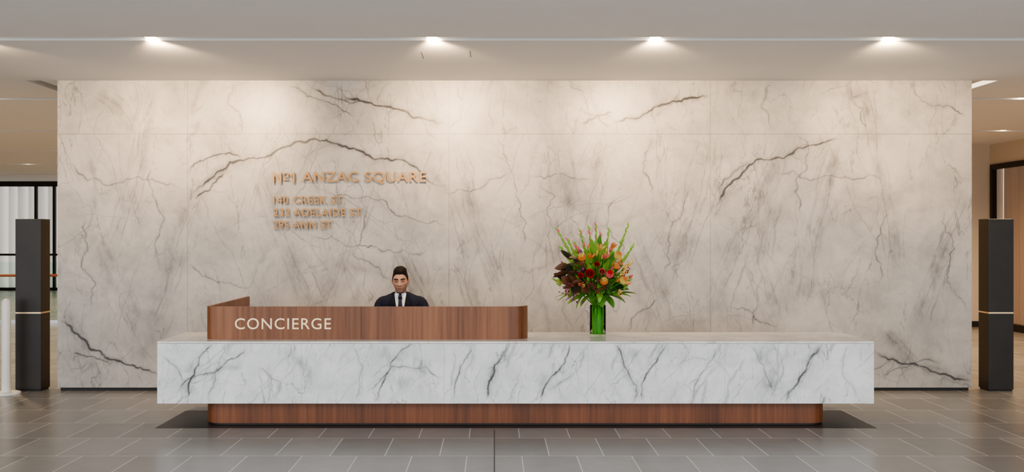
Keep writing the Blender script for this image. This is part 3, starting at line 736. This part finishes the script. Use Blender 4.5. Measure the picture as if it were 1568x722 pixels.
paint(.75*g2(z,-.056,.0045)*g2(x,0,.020)*F_,(.32,.13,.10)); paint(.7*g2(z,-.0675,.0055)*g2(x,0,.018)*F_,(.36,.16,.12)); paint(.95*g2(z,-.0615-.06*ax_*(ax_>.01)*.5,.0020)*g2(x,0,.021)*F_,(.10,.04,.035))
paint(.6*g2(z,.012,.012)*g2(ax_,.030,.018)*F_,(.20,.105,.075))
paint(.9*g2(z,-.038,.002)*g2(ax_,.008,.004)*F_,(.10,.05,.04))
bz=.029+.003*np.clip((ax_-.012)/.02,0,1)-.006*np.clip((ax_-.036)/.016,0,1)
paint(1.8*g2(z,bz,.0050)*(1/(1+np.exp((ax_-.051)/.002)))*(1/(1+np.exp((.012-ax_)/.0015)))*F_,(.014,.009,.007))
paint(1.8*g2(z,.0015+.0030*((ax_-.031)/.014)**2,.0030)*(1/(1+np.exp((np.abs(ax_-.031)-.0145)/.0012)))*F_,(.015,.010,.009))
paint(.7*g2(z,.0150-.002*((ax_-.031)/.014)**2,.0014)*(1/(1+np.exp((np.abs(ax_-.031)-.014)/.0012)))*F_,(.14,.07,.05))
V=np.stack([x,y,z],-1).reshape(-1,3); Fc=[]
for i in range(NV-1):
    for k in range(NU): Fc.append((i*NU+k,(i+1)*NU+k,(i+1)*NU+(k+1)%NU,i*NU+(k+1)%NU))
head=empty('head',(0,9.262,1.181)); head.parent=man; head.rotation_euler=(math.radians(9),math.radians(-2),0)
hf=mkobj('face',V,Fc,M_face,head,True)
ca=hf.data.color_attributes.new('tint','FLOAT_COLOR','POINT'); ca.data.foreach_set('color',tint.reshape(-1).astype(np.float32))
for sg in (1,-1):
    V2=[];F2=[]
    for i in range(10):
        a=math.pi*i/9
        for k in range(16):
            b3=2*math.pi*k/16; ex=math.sin(a)*math.cos(b3); ez=math.sin(a)*math.sin(b3); ey=math.cos(a)
            inner_=.006*math.exp(-((ex**2+(ez-.1)**2)/.25))*(ey>0)
            V2.append((sg*(.0755+.009*ey-inner_+.004*ex),.010+.019*ex+.003*ez,-.004+.031*ez))
    for i in range(9):
        for k in range(16): F2.append((i*16+k,i*16+(k+1)%16,(i+1)*16+(k+1)%16,(i+1)*16+k))
    mkobj('ear_%s'%('r' if sg>0 else 'l'),V2,F2,M_skin,head,True)
az=np.abs(np.arctan2(ux,-uy))
hairline=np.interp(az,[0,.35,.6,.78,.95,1.1,1.3,1.45,1.7,2.0,2.5,3.15],[.072,.073,.068,.060,.044,.018,-.006,.008,.026,-.02,-.055,-.06])
thick=np.clip((z-hairline)/.012,-1,1); tc_=np.clip(thick,0,1)
topm=np.clip((z-.06)/.04,0,1); topm=topm*topm*(3-2*topm)
frontm=np.clip(-uy*1.3+.5,0,1)
ang=np.arctan2(ux,uz)
lock=np.abs(np.sin(ang*6+1.2*np.sin(uy*4)))*.003+.001*np.sin(ang*29+uy*6)
off=np.where(thick<0,.003*thick-.001,.002+.0015*tc_+.005*topm+tc_*lock*topm)
HX=x+ux*off+np.sign(x)*.003*topm*np.clip(np.abs(ux)*2,0,1)+.004*topm*frontm
HY=y+uy*off-.010*topm*frontm*tc_
HZ=z+np.clip(uz,0,1)*off+topm*tc_*(.006+.008*frontm)*(1-.3*np.clip(-ux+.2,0,1))
HV=np.stack([HX,HY,HZ],-1).reshape(-1,3)
tf=thick.reshape(-1)
HF=[f for f in Fc if min(tf[i] for i in f)>-.35]
mkobj('hair',HV,HF,M_hair,head,True)
def hand(sg):
    g=Geo(); wx,wy,wz=sg*.165,8.985,.772
    d=Vector((-sg*.42,-1,0)).normalized(); s=Vector((d.y,-d.x,0))*(-sg)
    if s.x*sg>0: s=-s
    Wp=Vector((wx,wy,wz)); zf=(Vector((0,0,1)),.42)
    g.add(stube([Wp-d*.02,Wp+d*.02,Wp+d*.055,Wp+d*.09],[.028,.036,.043,.038],8,16,zf))
    for off_,L_,r in ((.030,.068,.0085),(.010,.078,.009),(-.010,.072,.0085),(-.029,.056,.0075)):
        b0=Wp+d*.075+s*off_; dd=(d+s*off_*2).normalized()
        g.add(stube([b0-d*.01,b0+dd*.02+Vector((0,0,.006)),b0+dd*L_*.55+Vector((0,0,.006)),b0+dd*L_*.85+Vector((0,0,-.010)),b0+dd*L_+Vector((0,0,-.028))],[r*1.1,r*1.05,r,r*.9,r*.8],10,10))
    b0=Wp+d*.02+s*.025
    g.add(stube([b0,b0+d*.03+s*.026,b0+d*.055+s*.034+Vector((0,0,-.008)),b0+d*.075+s*.032+Vector((0,0,-.022))],[.014,.012,.010,.008],8,10))
    o=g.obj('hand_%s'%('r' if sg>0 else 'l'),[M_skin],man)
    m1=o.modifiers.new('r','REMESH'); m1.mode='VOXEL'; m1.voxel_size=.003; m1.use_smooth_shade=True
    m2=o.modifiers.new('s','SMOOTH'); m2.iterations=2
    c=Geo(); c.add(tube_geo([Wp-d*.035,Wp-d*.005],[.033,.032],16,(Vector((0,0,1)),.8))); c.obj('cuff_%s'%('r' if sg>0 else 'l'),[M_shirt],man)
    sh=Geo(); sh.add(stube([(sg*.12,9.10,.034),(sg*.12,9.02,.038),(sg*.125,8.93,.033),(sg*.13,8.86,.024)],[.038,.042,.036,.026],10,14,(Vector((0,0,1)),.9))); sh.obj('shoe_%s'%('r' if sg>0 else 'l'),[M_shoe],man)
hand(1);hand(-1)
ch=empty('office_chair',(PX,0,0))
prism('seat',rrect(-.24,.24,9.22,9.68,.08,.08),.40,.475,M_fabric,ch,.02)
prism('backrest',rrect(-.21,.21,9.64,9.70,.025,.025),.52,.90,M_fabric,ch,.02)
box('back_bar',-.03,.03,9.68,9.72,.38,.70,M_black,ch,.005)
g=Geo(); g.add(tube_geo([(0,9.45,.08),(0,9.45,.40)],[.028,.022],16,caps=False)); g.obj('gas_stem',[M_chrome],ch)
g=Geo()
for k in range(5):
    a=k*1.2566+.3; e=(.27*math.cos(a),9.45+.27*math.sin(a),.06); g.add(tube_geo([(0,9.45,.095),e],[.025,.015],10)); g.add(tube_geo([(e[0]-.012,e[1],.028),(e[0]+.012,e[1],.028)],[.026,.026],14,caps=False))
g.obj('star_base',[M_black],ch)

# ================================================================== LIGHTS
def spot(name,loc,tgt,energy,col,ang=80,blend=.8,rad=.05,parent=None):
    l=bpy.data.lights.new(name,'SPOT'); l.energy=energy; l.color=col; l.spot_size=math.radians(ang); l.spot_blend=blend; l.shadow_soft_size=rad
    o=bpy.data.objects.new(name,l); o.location=loc; d=Vector(tgt)-Vector(loc); o.rotation_euler=d.to_track_quat('-Z','Y').to_euler(); COL.objects.link(o); return o
WARM=(1,.69,.40)
def downlight(x,y):
    e=empty('downlight',(x,y,CH))
    prism('housing',arc(0,0,.05,0,345,24),.02,.10,M_slot,e)
    prism('lens',arc(0,0,.043,0,345,24),.008,.02,M_lamp,e)
for x,tx in ((-2.81,-2.9),(-.51,-.30),(1.316,1.7),(3.22,4.2)):
    downlight(x,8.0)
    spot('spot_wall',(x,8.02,CH-.005),(tx,YW,2.9),520,WARM,66,1,.04)
    spot('spot_wash',(x,8.02,CH-.005),(tx,YW,1.8),230,WARM,110,.9,.04)
for x in (-4.3,): 
    downlight(x,8.0); spot('spot_wall',(x,8.02,CH-.005),(x,YW,2.7),240,WARM,75,1,.04)
for y in (11.5,15.0,18.5,22.0,25.5):
    for x in (-13,-10.5,-8,-6):
        downlight(x,y)
        if x in(-10.5,-6): spot('spot_corridor',(x,y,CH-.01),(x,y,0),300,WARM,140,.8,.06)
for y in (11.5,15.0):
    for x in (6.2,7.8):
        downlight(x,y); spot('spot_corridor',(x,y,CH-.01),(x,y,0),250,WARM,140,.8,.06)
M_strip=emis('led_strip',(1,.85,.65),5)
box('strip_light',RX0+.02,RX1-.03,YW+.05,11.4,CH+.06,CH+.075,M_strip)
w=bpy.data.worlds.new('sky'); scene.world=w; w.use_nodes=True
bg=w.node_tree.nodes['Background']; bg.inputs['Color'].default_value=(.95,.975,1,1); bg.inputs['Strength'].default_value=2.9
try: scene.view_settings.look='AgX - Medium High Contrast'
except Exception as e: print('look',e)

# ================================================================== CAMERA
cam=bpy.data.cameras.new('camera'); cam.sensor_width=36; cam.lens=36*F/1568; cam.shift_x=27/1568
co=bpy.data.objects.new('camera',cam); co.location=(0,0,EYE); co.rotation_euler=(math.radians(90),0,0); COL.objects.link(co); scene.camera=co
cam.clip_end=200
